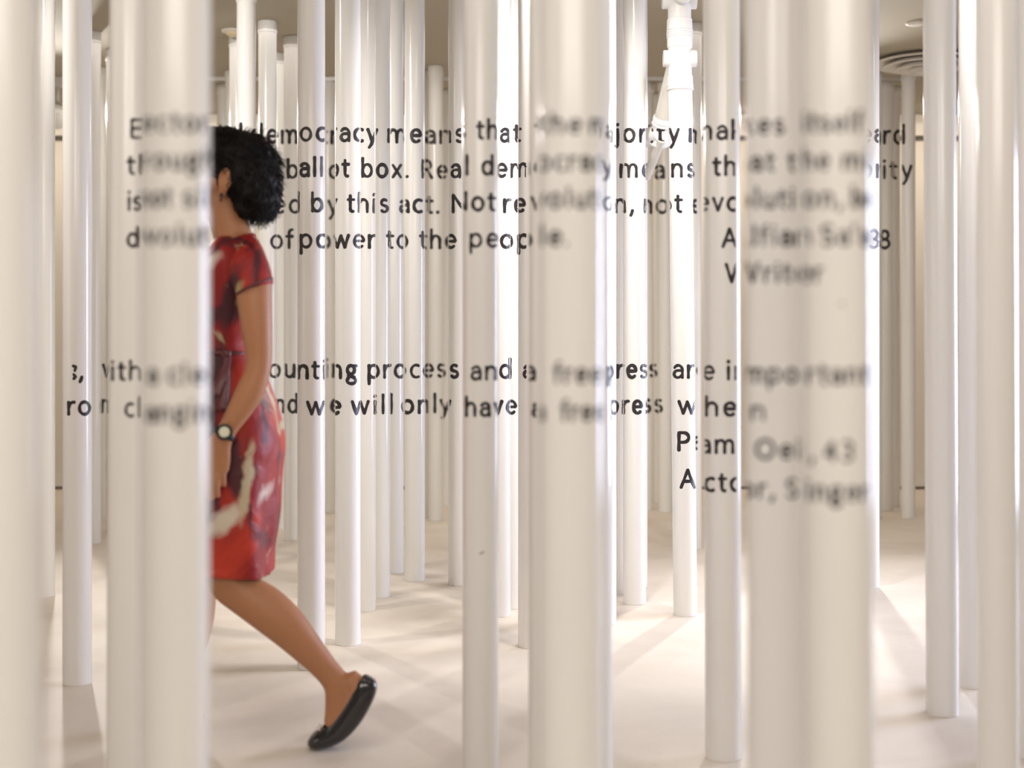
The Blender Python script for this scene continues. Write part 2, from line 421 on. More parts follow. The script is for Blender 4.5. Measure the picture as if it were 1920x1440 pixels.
# ------------------------------------------------------------------ lettering painted on the poles
# single-line brush alphabet: strokes in units of the x-height, y up from the baseline
def arc(cx, cy, rx, ry, a0, a1, n=14):
    return [(cx + rx * math.cos(math.radians(a0 + (a1 - a0) * i / n)), cy + ry * math.sin(math.radians(a0 + (a1 - a0) * i / n))) for i in range(n + 1)]
CAPH = 1.42
ASC = 1.5
G = {
 'a': (0.72, [arc(0.34, 0.62, 0.34, 0.38, 150, 0, 9) + [(0.68, 0.5), (0.68, 0)], [(0.68, 0.58)] + arc(0.30, 0.29, 0.30, 0.29, 90, 300, 12) + [(0.68, 0.22)]]),
 'b': (0.78, [[(0, ASC), (0, 0)], arc(0.40, 0.5, 0.40, 0.5, 165, -165, 20)]),
 'c': (0.66, [arc(0.44, 0.5, 0.44, 0.5, 62, 298, 18)]),
 'd': (0.78, [[(0.78, ASC), (0.78, 0)], arc(0.39, 0.5, 0.39, 0.5, 15, 345, 20)]),
 'e': (0.78, [[(0.02, 0.52), (0.78, 0.52)] + arc(0.40, 0.5, 0.38, 0.5, 3, 310, 20)]),
 'f': (0.52, [arc(0.44, 1.18, 0.24, 0.32, 80, 180, 8) + [(0.2, 0)], [(0, 0.95), (0.48, 0.95)]]),
 'g': (0.78, [arc(0.34, 0.66, 0.31, 0.34, 0, 360, 18), [(0.5, 0.97), (0.80, 0.98)], [(0.14, 0.40), (0.10, 0.20), (0.35, 0.12), (0.62, 0.06)] + arc(0.38, -0.22, 0.37, 0.25, 50, -210, 16) + [(0.12, 0.02)]]),
 'h': (0.72, [[(0, ASC), (0, 0)], [(0, 0.6)] + arc(0.38, 0.62, 0.34, 0.38, 150, 0, 10) + [(0.72, 0)]]),
 'i': (0.0, [[(0, 0.98), (0, 0)], [(-0.02, 1.36), (0.02, 1.42)]]),
 'j': (0.12, [[(0.12, 0.98), (0.12, -0.15)] + arc(-0.12, -0.15, 0.24, 0.28, 0, -80, 6), [(0.10, 1.36), (0.14, 1.42)]]),
 'k': (0.62, [[(0, ASC), (0, 0)], [(0.58, 0.98), (0.04, 0.45)], [(0.2, 0.6), (0.64, 0)]]),
 'l': (0.0, [[(0, ASC), (0, 0)]]),
 'm': (1.26, [[(0, 0.98), (0, 0)], [(0, 0.6)] + arc(0.34, 0.62, 0.30, 0.38, 150, 0, 9) + [(0.64, 0)], [(0.64, 0.6)] + arc(0.97, 0.62, 0.29, 0.38, 150, 0, 9) + [(1.26, 0)]]),
 'n': (0.72, [[(0, 0.98), (0, 0)], [(0, 0.6)] + arc(0.38, 0.62, 0.34, 0.38, 150, 0, 10) + [(0.72, 0)]]),
 'o': (0.84, [arc(0.42, 0.5, 0.42, 0.5, 90, 450, 24)]),
 'p': (0.78, [[(0, 0.98), (0, -0.5)], arc(0.40, 0.5, 0.40, 0.5, 165, -165, 20)]),
 'r': (0.46, [[(0, 0.98), (0, 0)], [(0, 0.55)] + arc(0.42, 0.6, 0.38, 0.38, 160, 82, 6)]),
 's': (0.56, [arc(0.29, 0.74, 0.26, 0.26, 48, 215, 9) + [(0.30, 0.51)] + arc(0.29, 0.26, 0.28, 0.26, 48, -145, 10)]),
 't': (0.52, [[(0.2, 1.28), (0.2, 0.25)] + arc(0.40, 0.25, 0.20, 0.25, 180, 285, 7), [(0, 0.96), (0.52, 0.96)]]),
 'u': (0.72, [[(0, 0.98), (0, 0.4)] + arc(0.34, 0.38, 0.34, 0.38, 180, 330, 10) + [(0.72, 0.4)], [(0.72, 0.98), (0.72, 0)]]),
 'v': (0.74, [[(0, 0.98), (0.37, 0)], [(0.37, 0), (0.74, 0.98)]]),
 'w': (1.22, [[(0, 0.98), (0.31, 0)], [(0.31, 0), (0.61, 0.94)], [(0.61, 0.94), (0.91, 0)], [(0.91, 0), (1.22, 0.98)]]),
 'x': (0.72, [[(0, 0.98), (0.70, 0)], [(0.70, 0.98), (0, 0)]]),
 'y': (0.76, [[(0, 0.98), (0.38, 0.04)], [(0.76, 0.98), (0.30, -0.25), (0.12, -0.48)]]),
 'E': (0.68, [[(0.68, CAPH), (0, CAPH), (0, 0), (0.68, 0)], [(0, 0.74), (0.62, 0.74)]]),
 'R': (0.78, [[(0, 0), (0, CAPH), (0.30, CAPH)] + arc(0.32, 1.06, 0.36, 0.36, 90, -90, 10) + [(0, 0.70)], [(0.38, 0.70), (0.80, 0)]]),
 'N': (0.98, [[(0, 0), (0, CAPH), (0.98, 0), (0.98, CAPH)]]),
 'P': (0.78, [[(0, 0), (0, CAPH), (0.34, CAPH)] + arc(0.36, 1.03, 0.40, 0.39, 90, -90, 10) + [(0, 0.64)]]),
 'A': (1.10, [[(0, 0), (0.55, CAPH)], [(0.55, CAPH), (1.10, 0)], [(0.20, 0.5), (0.90, 0.5)]]),
 'W': (1.75, [[(0, CAPH), (0.45, 0)], [(0.45, 0), (0.87, CAPH)], [(0.87, CAPH), (1.30, 0)], [(1.30, 0), (1.75, CAPH)]]),
 'O': (1.26, [arc(0.63, 0.71, 0.63, 0.71, 90, 450, 28)]),
 'S': (0.78, [arc(0.40, 1.05, 0.37, 0.37, 45, 215, 10) + [(0.42, 0.72)] + arc(0.38, 0.37, 0.40, 0.37, 48, -145, 11)]),
 '3': (0.70, [arc(0.32, 1.06, 0.34, 0.36, 130, -80, 12), arc(0.30, 0.36, 0.40, 0.36, 80, -140, 13)]),
 '4': (0.84, [[(0.62, 0), (0.62, CAPH), (0, 0.42), (0.86, 0.42)]]),
 '8': (0.80, [arc(0.40, 1.07, 0.31, 0.35, 0, 360, 18), arc(0.40, 0.36, 0.39, 0.36, 0, 360, 20)]),
 ',': (0.12, [[(0.14, 0.10), (0.08, -0.12), (0.0, -0.28)]]),
 '.': (0.0, [[(-0.02, 0.02), (0.03, 0.05)]]),
 "'": (0.0, [[(0, ASC), (-0.04, 1.10)]]),
 '~': (0.25, [[(0.02, 1.0), (0.22, 0.92), (0.14, 0.62)], [(0.06, 0.30), (0.20, 0.12), (0.06, -0.04)]]),
}
# word, first and last column in px (as set out on the poles 5.5 m away), baseline row
WORDS = [
 ('Electoral', 257, 453, 268), ('democracy', 468, 709, 268), ('means', 726, 872, 268), ('that', 890, 978, 268), ('the', 996, 1075, 268),
 ('majority', 1088, 1275, 268), ('makes', 1291, 1437, 268), ('itself', 1462, 1568, 268), ('heard', 1588, 1708, 268),
 ('through', 250, 427, 334), ('the', 458, 520, 334), ('ballot', 535, 657, 334), ('box.', 677, 766, 334), ('Real', 790, 877, 334),
 ('democracy', 900, 1143, 334), ('means', 1162, 1306, 334), ('that', 1326, 1421, 334), ('the', 1441, 1509, 334), ('minority', 1530, 1722, 334),
 ('is', 252, 276, 400), ('not', 295, 352, 400), ('silenced', 370, 563, 400), ('by', 584, 634, 400), ('this', 650, 729, 400), ('act.', 748, 824, 400),
 ('Not', 847, 928, 400), ('revolution,', 943, 1189, 400), ('not', 1207, 1281, 400), ('evolution,', 1298, 1530, 400), ('but', 1546, 1594, 400),
 ('devolution', 250, 484, 467), ('of', 504, 550, 467), ('power', 563, 706, 467), ('to', 723, 766, 467), ('the', 785, 857, 467), ('people.', 878, 1050, 467),
 ('Alfian', 1343, 1477, 467), ("Sa'at,", 1493, 1616, 467), ('38', 1631, 1681, 467),
 ('Writer', 1349, 1498, 532),
 ('~', 139, 147, 711), (',', 152, 159, 711), ('with', 184, 276, 711), ('a', 308, 328, 711), ('clear', 343, 458, 711), ('counting', 476, 671, 711), ('process', 689, 861, 711), ('and', 880, 959, 711),
 ('a', 979, 1001, 711), ('free', 1023, 1111, 711), ('press', 1129, 1239, 711), ('are', 1261, 1332, 711), ('important,', 1353, 1593, 711),
 ('rom', 131, 215, 778), ('cl', 246, 275, 778), ('anging,', 305, 455, 778), ('and', 490, 557, 778), ('we', 575, 641, 778), ('will', 658, 736, 778), ('only', 752, 847, 778),
 ('have', 870, 970, 778), ('a', 992, 1011, 778), ('free', 1036, 1118, 778), ('press', 1140, 1249, 778), ('when', 1270, 1402, 778),
 ('Pam', 1270, 1367, 847), ('Oei,', 1385, 1482, 847), ('43', 1497, 1550, 847),
 ('Actor,', 1274, 1419, 917), ('Singer', 1439, 1578, 917),
]
VP = np.array([0.012, -0.18, CAMZ - 0.006])     # the point the painters set the writing out from
DREF = 5.5
HX = 23.0; SW = 6.0
def resample(pts, step):
    out = [pts[0]]
    for (a, b) in zip(pts[:-1], pts[1:]):
        n = max(1, int(math.ceil(math.hypot(b[0] - a[0], b[1] - a[1]) / step)))
        for i in range(1, n + 1):
            out.append((a[0] + (b[0] - a[0]) * i / n, a[1] + (b[1] - a[1]) * i / n))
    return out

def text_cells():
    quads = []; lids = []; LID = [0]
    rnd = random.Random(3)
    K = 3
    for (word, x0, x1, base) in WORDS:
        gaps = []
        pos = 0.0; place = []
        for i, ch in enumerate(word):
            wd = G[ch][0]
            place.append(pos)
            g = 0.56
            nxt = word[i + 1] if i + 1 < len(word) else ''
            if ch in 'rtfvwycae' or nxt in 'tfvwyj': g = 0.46
            if ch in 'il' or nxt in 'il': g += 0.06
            pos += wd + g
            last = wd + g
        total = pos - last + G[word[-1]][0]
        sx = (x1 - x0 - SW) / max(total, 0.05)
        if len(word) == 1: sx = min(sx, 30)
        if word in (',', '~'): sx = 24
        for ch, u0 in zip(word, place):
            LID[0] += 1
            for st in G[ch][1]:
                sw = SW * rnd.uniform(0.9, 1.12)
                pts = [(x0 + SW / 2 + (u0 + u) * sx, base - SW / 2 - v * HX) for (u, v) in st]
                closed = math.hypot(pts[0][0] - pts[-1][0], pts[0][1] - pts[-1][1]) < 1.0
                # round the joints a little and resample
                pts = resample(pts, 2.2)
                n = len(pts)
                ph = rnd.uniform(0, 9)
                L = []
                for i, (x, y) in enumerate(pts):
                    a = pts[max(i - 1, 0)]; b = pts[min(i + 1, n - 1)]
                    if closed and i in (0, n - 1): a, b = pts[n - 2], pts[1]
                    tx, ty = b[0] - a[0], b[1] - a[1]
                    l = math.hypot(tx, ty) or 1
                    nx, ny = -ty / l, tx / l
                    hw = sw * 0.5 * (1 + 0.10 * math.sin(i * 0.55 + ph))
                    L.append([(x + nx * hw * (2 * k / K - 1), y + ny * hw * (2 * k / K - 1)) for k in range(K + 1)])
                if not closed:       # rounded brush ends
                    for end, nb in ((0, 1), (-1, -2)):
                        ex, ey = pts[end]; bx, by = pts[nb]
                        l = math.hypot(ex - bx, ey - by) or 1
                        dx, dy = (ex - bx) / l, (ey - by) / l
                        ext = []
                        for f_, g_ in ((0.55, 0.83), (0.9, 0.35)):
                            row = L[0] if end == 0 else L[-1]
                            cx = sum(q[0] for q in row) / len(row); cy = sum(q[1] for q in row) / len(row)
                            ext.append([(ex + dx * sw * 0.5 * f_ + (q[0] - cx) * g_, ey + dy * sw * 0.5 * f_ + (q[1] - cy) * g_) for q in row])
                        if end == 0: ends0 = ext[::-1]
                        else: ends1 = ext
                    L = ends0 + L + ends1
                for i in range(len(L) - 1):
                    for k in range(K):
                        quads.append((L[i][k], L[i][k + 1], L[i + 1][k + 1], L[i + 1][k]))
                        lids.append(LID[0])
    return np.array(quads), np.array(lids)          # (n, 4, 2)

def project():
    Q, LI = text_cells()
    n = len(Q)
    P = np.empty((n, 4, 3))
    P[..., 0] = (Q[..., 0] - 960) / F * DREF
    P[..., 1] = DREF
    P[..., 2] = CAMZ + (HOR - Q[..., 1]) / F * DREF
    D = P - VP                        # directions
    Dc = D.mean(axis=1)
    best = np.full(n, 1e9); who = np.full(n, -1)
    def hit(Dv, c):
        root, p0, p1, r = c
        p = np.array(p0); a = np.array((p1 - p0).normalized())
        dp = Dv - np.sum(Dv * a, axis=-1, keepdims=True) * a
        m = (VP - p); m = m - m.dot(a) * a
        A = np.sum(dp * dp, axis=-1); B = np.sum(dp * m, axis=-1); Cc = m.dot(m) - r * r
        disc = B * B - A * Cc
        t = (-B - np.sqrt(np.maximum(disc, 0))) / A
        return t, disc, a, p
    for i, c in enumerate(CYL):
        t, disc, a, p = hit(Dc, c)
        h = VP + Dc * t[:, None]
        s = (h - p).dot(a)
        ok = (disc > 0) & (t > 0) & (s > 0) & (s < (c[2] - c[1]).length) & (t < best)
        best[ok] = t[ok]; who[ok] = i
    for i, c in enumerate(CYL):
      for lid in np.unique(LI[who == i]):
        idx = np.where((who == i) & (LI == lid))[0]
        if len(idx) < 4: continue
        t, disc, a, p = hit(D[idx], c)
        h = VP + D[idx] * t[..., None]
        s = (h - p).dot(a)
        foot = p + s[..., None] * a
        rad = h - foot
        l = np.linalg.norm(rad, axis=-1, keepdims=True)
        h = foot + rad / l * (c[3] + 0.00035)
        V = h.reshape(-1, 3)
        faces = []
        for k in range(len(idx)):
            faces.append((4 * k, 4 * k + 1, 4 * k + 2, 4 * k + 3))
        o = link_mesh('letter', V.tolist(), faces, M_PAINT, c[0], smooth=False)
        # merge doubled vertices, make the normals point outwards
        bm = bmesh.new(); bm.from_mesh(o.data)
        bmesh.ops.remove_doubles(bm, verts=bm.verts, dist=0.00002)
        ax0 = Vector(c[1]); axd = (c[2] - c[1]).normalized()
        for f in bm.faces:
            ct = f.calc_center_median(); q = ct - ax0; q = q - axd * q.dot(axd)
            if f.normal.dot(q) < 0: f.normal_flip()
        bm.to_mesh(o.data); bm.free()
project()

# ------------------------------------------------------------------ ceiling fixtures
def ceiling_disc(name, label, cat, px, py, prof, mats, parts):
    d = (CEIL - CAMZ) * F / (HOR - py)
    c = at(px, py, d); c.z = CEIL
    root = thing(name, label, cat, c)
    for pn, pr, m in parts:
        vs, fs = lathe(c, c - Vector((0, 0, 1)), pr, 48)
        sharpen(link_mesh(pn, vs, fs, m, root), 30)
    return root
ceiling_disc('smoke_detector', 'small round cream detector on the ceiling above the walker head', 'detector', 436, 57, None, None, [
    ('base', [(0, 0.058), (0.008, 0.058), (0.010, 0.050)], M_TRIM),
    ('dome', [(0.009, 0.036), (0.022, 0.034), (0.030, 0.024), (0.034, 0.010)], simple('detector_cream', (0.72, 0.62, 0.40), 0.5))])
ceiling_disc('ceiling_speaker', 'small white disc on the ceiling at upper right, beyond the ceiling diffuser', 'ceiling disc', 1716, 43, None, None, [
    ('rim', [(0, 0.048), (0.006, 0.048), (0.008, 0.044)], M_TRIM),
    ('disc', [(0.007, 0.040), (0.012, 0.036), (0.014, 0.02)], M_TRIM)])
def diffuser():
    d = (CEIL - CAMZ) * F / (HOR - 110)
    c = at(1738, 110, d); c.z = CEIL
    root = thing('ceiling_diffuser', 'large round white air diffuser with rings on the ceiling at upper right', 'air vent', c)
    R = 0.31
    for i, (r1, t) in enumerate([(R, 0.0), (R * 0.78, 0.018), (R * 0.56, 0.036), (R * 0.34, 0.052)]):
        vs, fs = lathe(c, c - Vector((0, 0, 1)), [(t, r1 * 0.80), (t + 0.020, r1 * 0.97), (t + 0.026, r1), (t + 0.030, r1 * 0.99), (t + 0.030, r1 * 0.93), (t + 0.012, r1 * 0.76)], 64)
        sharpen(link_mesh('ring', vs, fs, M_TRIM, root), 30)
    vs, fs = lathe(c, c - Vector((0, 0, 1)), [(0.0, 0.04), (0.07, 0.04), (0.078, 0.06), (0.082, 0.05)], 48)
    sharpen(link_mesh('hub', vs, fs, M_TRIM, root), 30)
diffuser()
RAILY = 8.77
rail = thing('lighting_rail', 'thin white lighting track running across the far ceiling', 'light track', (-0.6, RAILY, CEIL))
vs, fs = box(-3.6, 2.5, RAILY - 0.018, RAILY + 0.018, CEIL - 0.022, CEIL)
link_mesh('track', vs, fs, M_METAL, rail, smooth=False)
vs, fs = box(-3.6, 2.5, RAILY - 0.006, RAILY + 0.006, CEIL - 0.0235, CEIL - 0.021)
link_mesh('slot', vs, fs, M_DARK, rail, smooth=False)
def track_spot(x, tgt, label):
    p = Vector((x, RAILY, CEIL - 0.022))
    root = thing('track_spotlight', label, 'spotlight', p, 'spotlights on the far rail')
    vs, fs = box(x - 0.06, x + 0.06, RAILY - 0.02, RAILY + 0.02, p.z - 0.035, p.z)
    link_mesh('adapter', vs, fs, M_METAL, root, smooth=False)
    vs, fs = lathe(p - Vector((0, 0, 0.03)), p - Vector((0, 0, 0.14)), [(0, 0.012), (0.11, 0.012)], 24)
    link_mesh('stem', vs, fs, M_METAL, root)
    c = p - Vector((0, 0, 0.20))
    dr = (Vector(tgt) - c).normalized()
    a = c - dr * 0.10; b = c + dr * 0.12
    vs, fs = lathe(a, b, [(0, 0.030), (0.01, 0.045), (0.06, 0.055), (0.10, 0.060), (0.22, 0.075)], 40)
    sharpen(link_mesh('lamp_housing', vs, fs, M_METAL, root), 35)
    vs, fs = lathe(b, b + dr * 0.01, [(0, 0.066), (0.006, 0.060)], 40)
    link_mesh('lens', vs, fs, M_GLASS, root)
track_spot(-2.80, (-1.5, 2.6, 0.3), 'white spotlight hanging from the far ceiling track at far left, beside the grey-shaded pole')
track_spot(1.95, (1.0, 2.6, 0.2), 'white spotlight hanging from the far ceiling track behind the two touching foreground poles')

# ------------------------------------------------------------------ the walking woman
WY = 3.78
WS = WY / F                 # metres per px at her depth
def W(px, py, dy=0.0):
    return at(px, py, WY + dy)
M_SKIN = simple('skin', (0.42, 0.185, 0.085), 0.5, bump=0.05, bscale=250, var=0.06)
M_SKIN.node_tree.nodes['Principled BSDF'].inputs['Subsurface Weight'].default_value = 0.12
M_SKIN.node_tree.nodes['Principled BSDF'].inputs['Subsurface Scale'].default_value = 0.01
M_HAIR = simple('dark_hair', (0.006, 0.004, 0.0035), 0.62, bump=0.6, bscale=160, var=0.35)
M_HAIR.node_tree.nodes['Principled BSDF'].inputs['Specular IOR Level'].default_value = 0.22
M_SHOE = simple('black_patent_leather', (0.006, 0.006, 0.008), 0.16, coat=0.6, bump=0.1, bscale=70)
M_SILV = simple('toe_glint_silver', (0.75, 0.74, 0.72), 0.22, metal=1.0, bump=0.4, bscale=260)  # silver used for the added highlights on the shoe toes
M_BLACK = simple('black_rubber', (0.012, 0.014, 0.02), 0.4)
M_DIAL = simple('watch_dial', (0.72, 0.69, 0.52), 0.35, bscale=300, var=0.12)
M_EYE = simple('eye', (0.55, 0.52, 0.5), 0.15)
M_LIP = simple('lip', (0.36, 0.10, 0.08), 0.4)

def dress_mat():
    m, nt, p = nm('printed_satin')
    N = nt.nodes; L = nt.links
    tc = N.new('ShaderNodeTexCoord')
    def blot(scale, vec, dist, lo, hi, loc=(0, 0, 0)):
        mp = N.new('ShaderNodeMapping'); mp.inputs['Scale'].default_value = vec; mp.inputs['Location'].default_value = loc
        mp.inputs['Rotation'].default_value = (0, 0.35, 0)
        L.new(tc.outputs['Object'], mp.inputs['Vector'])
        n = N.new('ShaderNodeTexNoise'); n.inputs['Scale'].default_value = scale; n.inputs['Detail'].default_value = 3
        n.inputs['Distortion'].default_value = dist
        L.new(mp.outputs['Vector'], n.inputs['Vector'])
        mr = N.new('ShaderNodeMapRange'); mr.inputs['From Min'].default_value = lo; mr.inputs['From Max'].default_value = hi
        L.new(n.outputs['Fac'], mr.inputs['Value'])
        return mr.outputs['Result']
    def mix(fac, a, b):
        x = N.new('ShaderNodeMixRGB'); L.new(fac, x.inputs[0])
        if isinstance(a, tuple): x.inputs[1].default_value = (*a, 1)
        else: L.new(a, x.inputs[1])
        if isinstance(b, tuple): x.inputs[2].default_value = (*b, 1)
        else: L.new(b, x.inputs[2])
        return x.outputs[0]
    c = mix(blot(5.0, (1.4, 1.0, 0.8), 1.0, 0.40, 0.62), (0.26, 0.012, 0.011), (0.50, 0.038, 0.016))
    c = mix(blot(4.2, (1.8, 1.0, 0.7), 1.6, 0.545, 0.62, (3.1, 0, 1.0)), c, (0.075, 0.012, 0.020))
    c = mix(blot(6.0, (1.6, 1.0, 1.2), 1.4, 0.60, 0.66, (0.7, 2, 5.2)), c, (0.50, 0.40, 0.24))
    # photographed placements: a long cream streak low on the front of the skirt and one pale flash at the back
    def band(c, p0, size, rot, col, sharp=0.25):
        mp = N.new('ShaderNodeMapping'); mp.vector_type = 'TEXTURE'
        q = W(*p0)
        mp.inputs['Location'].default_value = q; mp.inputs['Rotation'].default_value = (0, rot, 0)
        mp.inputs['Scale'].default_value = size
        wv = N.new('ShaderNodeTexNoise'); wv.inputs['Scale'].default_value = 34; wv.inputs['Detail'].default_value = 1
        L.new(tc.outputs['Object'], wv.inputs['Vector'])
        ad = N.new('ShaderNodeMixRGB'); ad.blend_type = 'ADD'; ad.inputs[0].default_value = 0.02
        L.new(tc.outputs['Object'], ad.inputs[1]); L.new(wv.outputs['Color'], ad.inputs[2])
        sb = N.new('ShaderNodeVectorMath'); sb.operation = 'SUBTRACT'; sb.inputs[1].default_value = (0.01, 0.01, 0.01)
        L.new(ad.outputs[0], sb.inputs[0])
        L.new(sb.outputs[0], mp.inputs['Vector'])
        ln = N.new('ShaderNodeVectorMath'); ln.operation = 'LENGTH'; L.new(mp.outputs['Vector'], ln.inputs[0])
        mr = N.new('ShaderNodeMapRange'); mr.inputs['From Min'].default_value = 1.0; mr.inputs['From Max'].default_value = 1.0 - sharp
        L.new(ln.outputs['Value'], mr.inputs['Value'])
        return mix(mr.outputs['Result'], c, col)
    k = WS
    D = 0.5
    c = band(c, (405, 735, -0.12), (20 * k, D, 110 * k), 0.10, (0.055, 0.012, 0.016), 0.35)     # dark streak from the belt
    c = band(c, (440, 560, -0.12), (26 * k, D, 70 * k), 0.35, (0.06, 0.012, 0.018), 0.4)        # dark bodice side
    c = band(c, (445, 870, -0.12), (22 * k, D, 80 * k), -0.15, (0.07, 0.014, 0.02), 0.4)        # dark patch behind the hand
    c = band(c, (430, 970, -0.12), (50 * k, D, 24 * k), -0.7, (0.62, 0.53, 0.42), 0.5)          # cream flash
    c = band(c, (468, 905, -0.12), (11 * k, D, 85 * k), 0.12, (0.50, 0.42, 0.28), 0.5)          # cream edge
    c = band(c, (495, 925, -0.12), (9 * k, D, 30 * k), 0.45, (0.66, 0.52, 0.46), 0.95)
    c = band(c, (400, 490, -0.12), (30 * k, D, 16 * k), -0.7, (0.62, 0.50, 0.42), 0.8)
    c = band(c, (453, 548, -0.17), (12 * k, 0.1, 34 * k), 0.5, (0.44, 0.36, 0.17), 0.5)         # olive sleeve edge
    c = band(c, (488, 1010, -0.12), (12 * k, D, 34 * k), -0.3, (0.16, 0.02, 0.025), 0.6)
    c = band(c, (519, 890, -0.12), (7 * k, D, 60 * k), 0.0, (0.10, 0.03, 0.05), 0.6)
    L.new(c, p.inputs['Base Color'])
    p.inputs['Roughness'].default_value = 0.5
    p.inputs['Sheen Weight'].default_value = 0.0
    p.inputs['Specular IOR Level'].default_value = 0.35
    n = N.new('ShaderNodeTexNoise'); n.inputs['Scale'].default_value = 9; n.inputs['Detail'].default_value = 3; n.inputs['Distortion'].default_value = 1.2
    L.new(tc.outputs['Object'], n.inputs['Vector'])
    b = N.new('ShaderNodeBump'); b.inputs['Strength'].default_value = 0.7; b.inputs['Distance'].default_value = 0.012
    L.new(n.outputs['Fac'], b.inputs['Height']); L.new(b.outputs['Normal'], p.inputs['Normal'])
    return m
M_DRESS = dress_mat()

def tube(ctrs, seg=24, cap=True, pw=1.0):
    """ctrs = [(Vector, half width across, half depth)] ; rings stay as wide in depth (Y) as told"""
    vs = []; fs = []
    n = len(ctrs)
    Y = Vector((0, 1, 0))
    for i, (c, a, b) in enumerate(ctrs):
        t = (ctrs[min(i + 1, n - 1)][0] - ctrs[max(i - 1, 0)][0]).normalized()
        n1 = t.cross(Y)
        if n1.length < 0.05: n1 = Vector((1, 0, 0))
        n1.normalize()
        n2 = n1.cross(t).normalized()
        for k in range(seg):
            th = 2 * PI * k / seg
            cc_, ss_ = math.cos(th), math.sin(th)
            cc_ = math.copysign(abs(cc_) ** pw, cc_); ss_ = math.copysign(abs(ss_) ** pw, ss_)
            vs.append(c + n1 * (a * cc_) + n2 * (b * ss_))
    for i in range(n - 1):
        for k in range(seg):
            k2 = (k + 1) % seg
            fs.append((i * seg + k, i * seg + k2, (i + 1) * seg + k2, (i + 1) * seg + k))
    if cap:
        t0 = (ctrs[0][0] - ctrs[1][0]).normalized(); t1 = (ctrs[-1][0] - ctrs[-2][0]).normalized()
        for ring, cc, tt_ in ((0, ctrs[0], t0), (n - 1, ctrs[-1], t1)):
            vs.append(cc[0] + tt_ * min(cc[1], cc[2]) * 0.6)
            ci = len(vs) - 1
            for k in range(seg):
                k2 = (k + 1) % seg
                fs.append((ring * seg + k2, ring * seg + k, ci) if ring == 0 else (ring * seg + k, ring * seg + k2, ci))
    return vs, fs

def spline(ctrs, per=5):
    out = []
    n = len(ctrs)
    def cr(p0, p1, p2, p3, t):
        return 0.5 * ((2 * p1) + (-p0 + p2) * t + (2 * p0 - 5 * p1 + 4 * p2 - p3) * t * t + (-p0 + 3 * p1 - 3 * p2 + p3) * t ** 3)
    for i in range(n - 1):
        q = [ctrs[max(i - 1, 0)], ctrs[i], ctrs[i + 1], ctrs[min(i + 2, n - 1)]]
        for s_ in range(per):
            t = s_ / per
            out.append((cr(q[0][0], q[1][0], q[2][0], q[3][0], t), cr(q[0][1], q[1][1], q[2][1], q[3][1], t), cr(q[0][2], q[1][2], q[2][2], q[3][2], t)))
    out.append(ctrs[-1])
    return out

class Blob:
    def __init__(s): s.v = []; s.f = []
    def add(s, vf):
        o = len(s.v); s.v += [tuple(x) for x in vf[0]]; s.f += [tuple(i + o for i in f) for f in vf[1]]
    def limb(s, pts, per=5, seg=24, pw=1.0):
        """pts = [(px, py, dy, half width px, half depth m)]"""
        s.add(tube(spline([(W(a, b, c), d * WS, e) for (a, b, c, d, e) in pts], per), seg, True, pw))
    def ball(s, c, rx, ry, rz, rot=0.0, seg=24, rings=14):
        vs = []; fs = []
        R = Matrix.Rotation(rot, 3, 'Y')
        for i in range(rings + 1):
            ph = PI * i / rings
            for k in range(seg):
                th = 2 * PI * k / seg
                vs.append(Vector(c) + R @ Vector((rx * math.sin(ph) * math.cos(th), ry * math.sin(ph) * math.sin(th), rz * math.cos(ph))))
        for i in range(rings):
            for k in range(seg):
                k2 = (k + 1) % seg
                fs.append((i * seg + k, (i + 1) * seg + k, (i + 1) * seg + k2, i * seg + k2))
        s.add((vs, fs))
    def remesh(s, name, voxel, smooth_it, mat, parent):
        me = bpy.data.meshes.new('tmp'); me.from_pydata(s.v, [], s.f); me.update()
        o = bpy.data.objects.new('tmp', me); C.objects.link(o)
        bm = bmesh.new(); bm.from_mesh(me); bmesh.ops.remove_doubles(bm, verts=bm.verts, dist=1e-5)
        bmesh.ops.recalc_face_normals(bm, faces=bm.faces); bm.to_mesh(me); bm.free()
        r = o.modifiers.new('r', 'REMESH'); r.mode = 'VOXEL'; r.voxel_size = voxel
        if smooth_it:
            sm = o.modifiers.new('s', 'SMOOTH'); sm.factor = 0.5; sm.iterations = smooth_it
        dg = bpy.context.evaluated_depsgraph_get()
        me2 = bpy.data.meshes.new_from_object(o.evaluated_get(dg))
        bpy.data.objects.remove(o); bpy.data.meshes.remove(me)
        me2.name = name; me2.materials.clear(); me2.materials.append(mat)
        me2.polygons.foreach_set('use_smooth', [True] * len(me2.polygons))
        ob = bpy.data.objects.new(name, me2); C.objects.link(ob)
        ob.parent = parent; ob.matrix_parent_inverse = Matrix.Translation(-Vector(parent.location))
        return ob

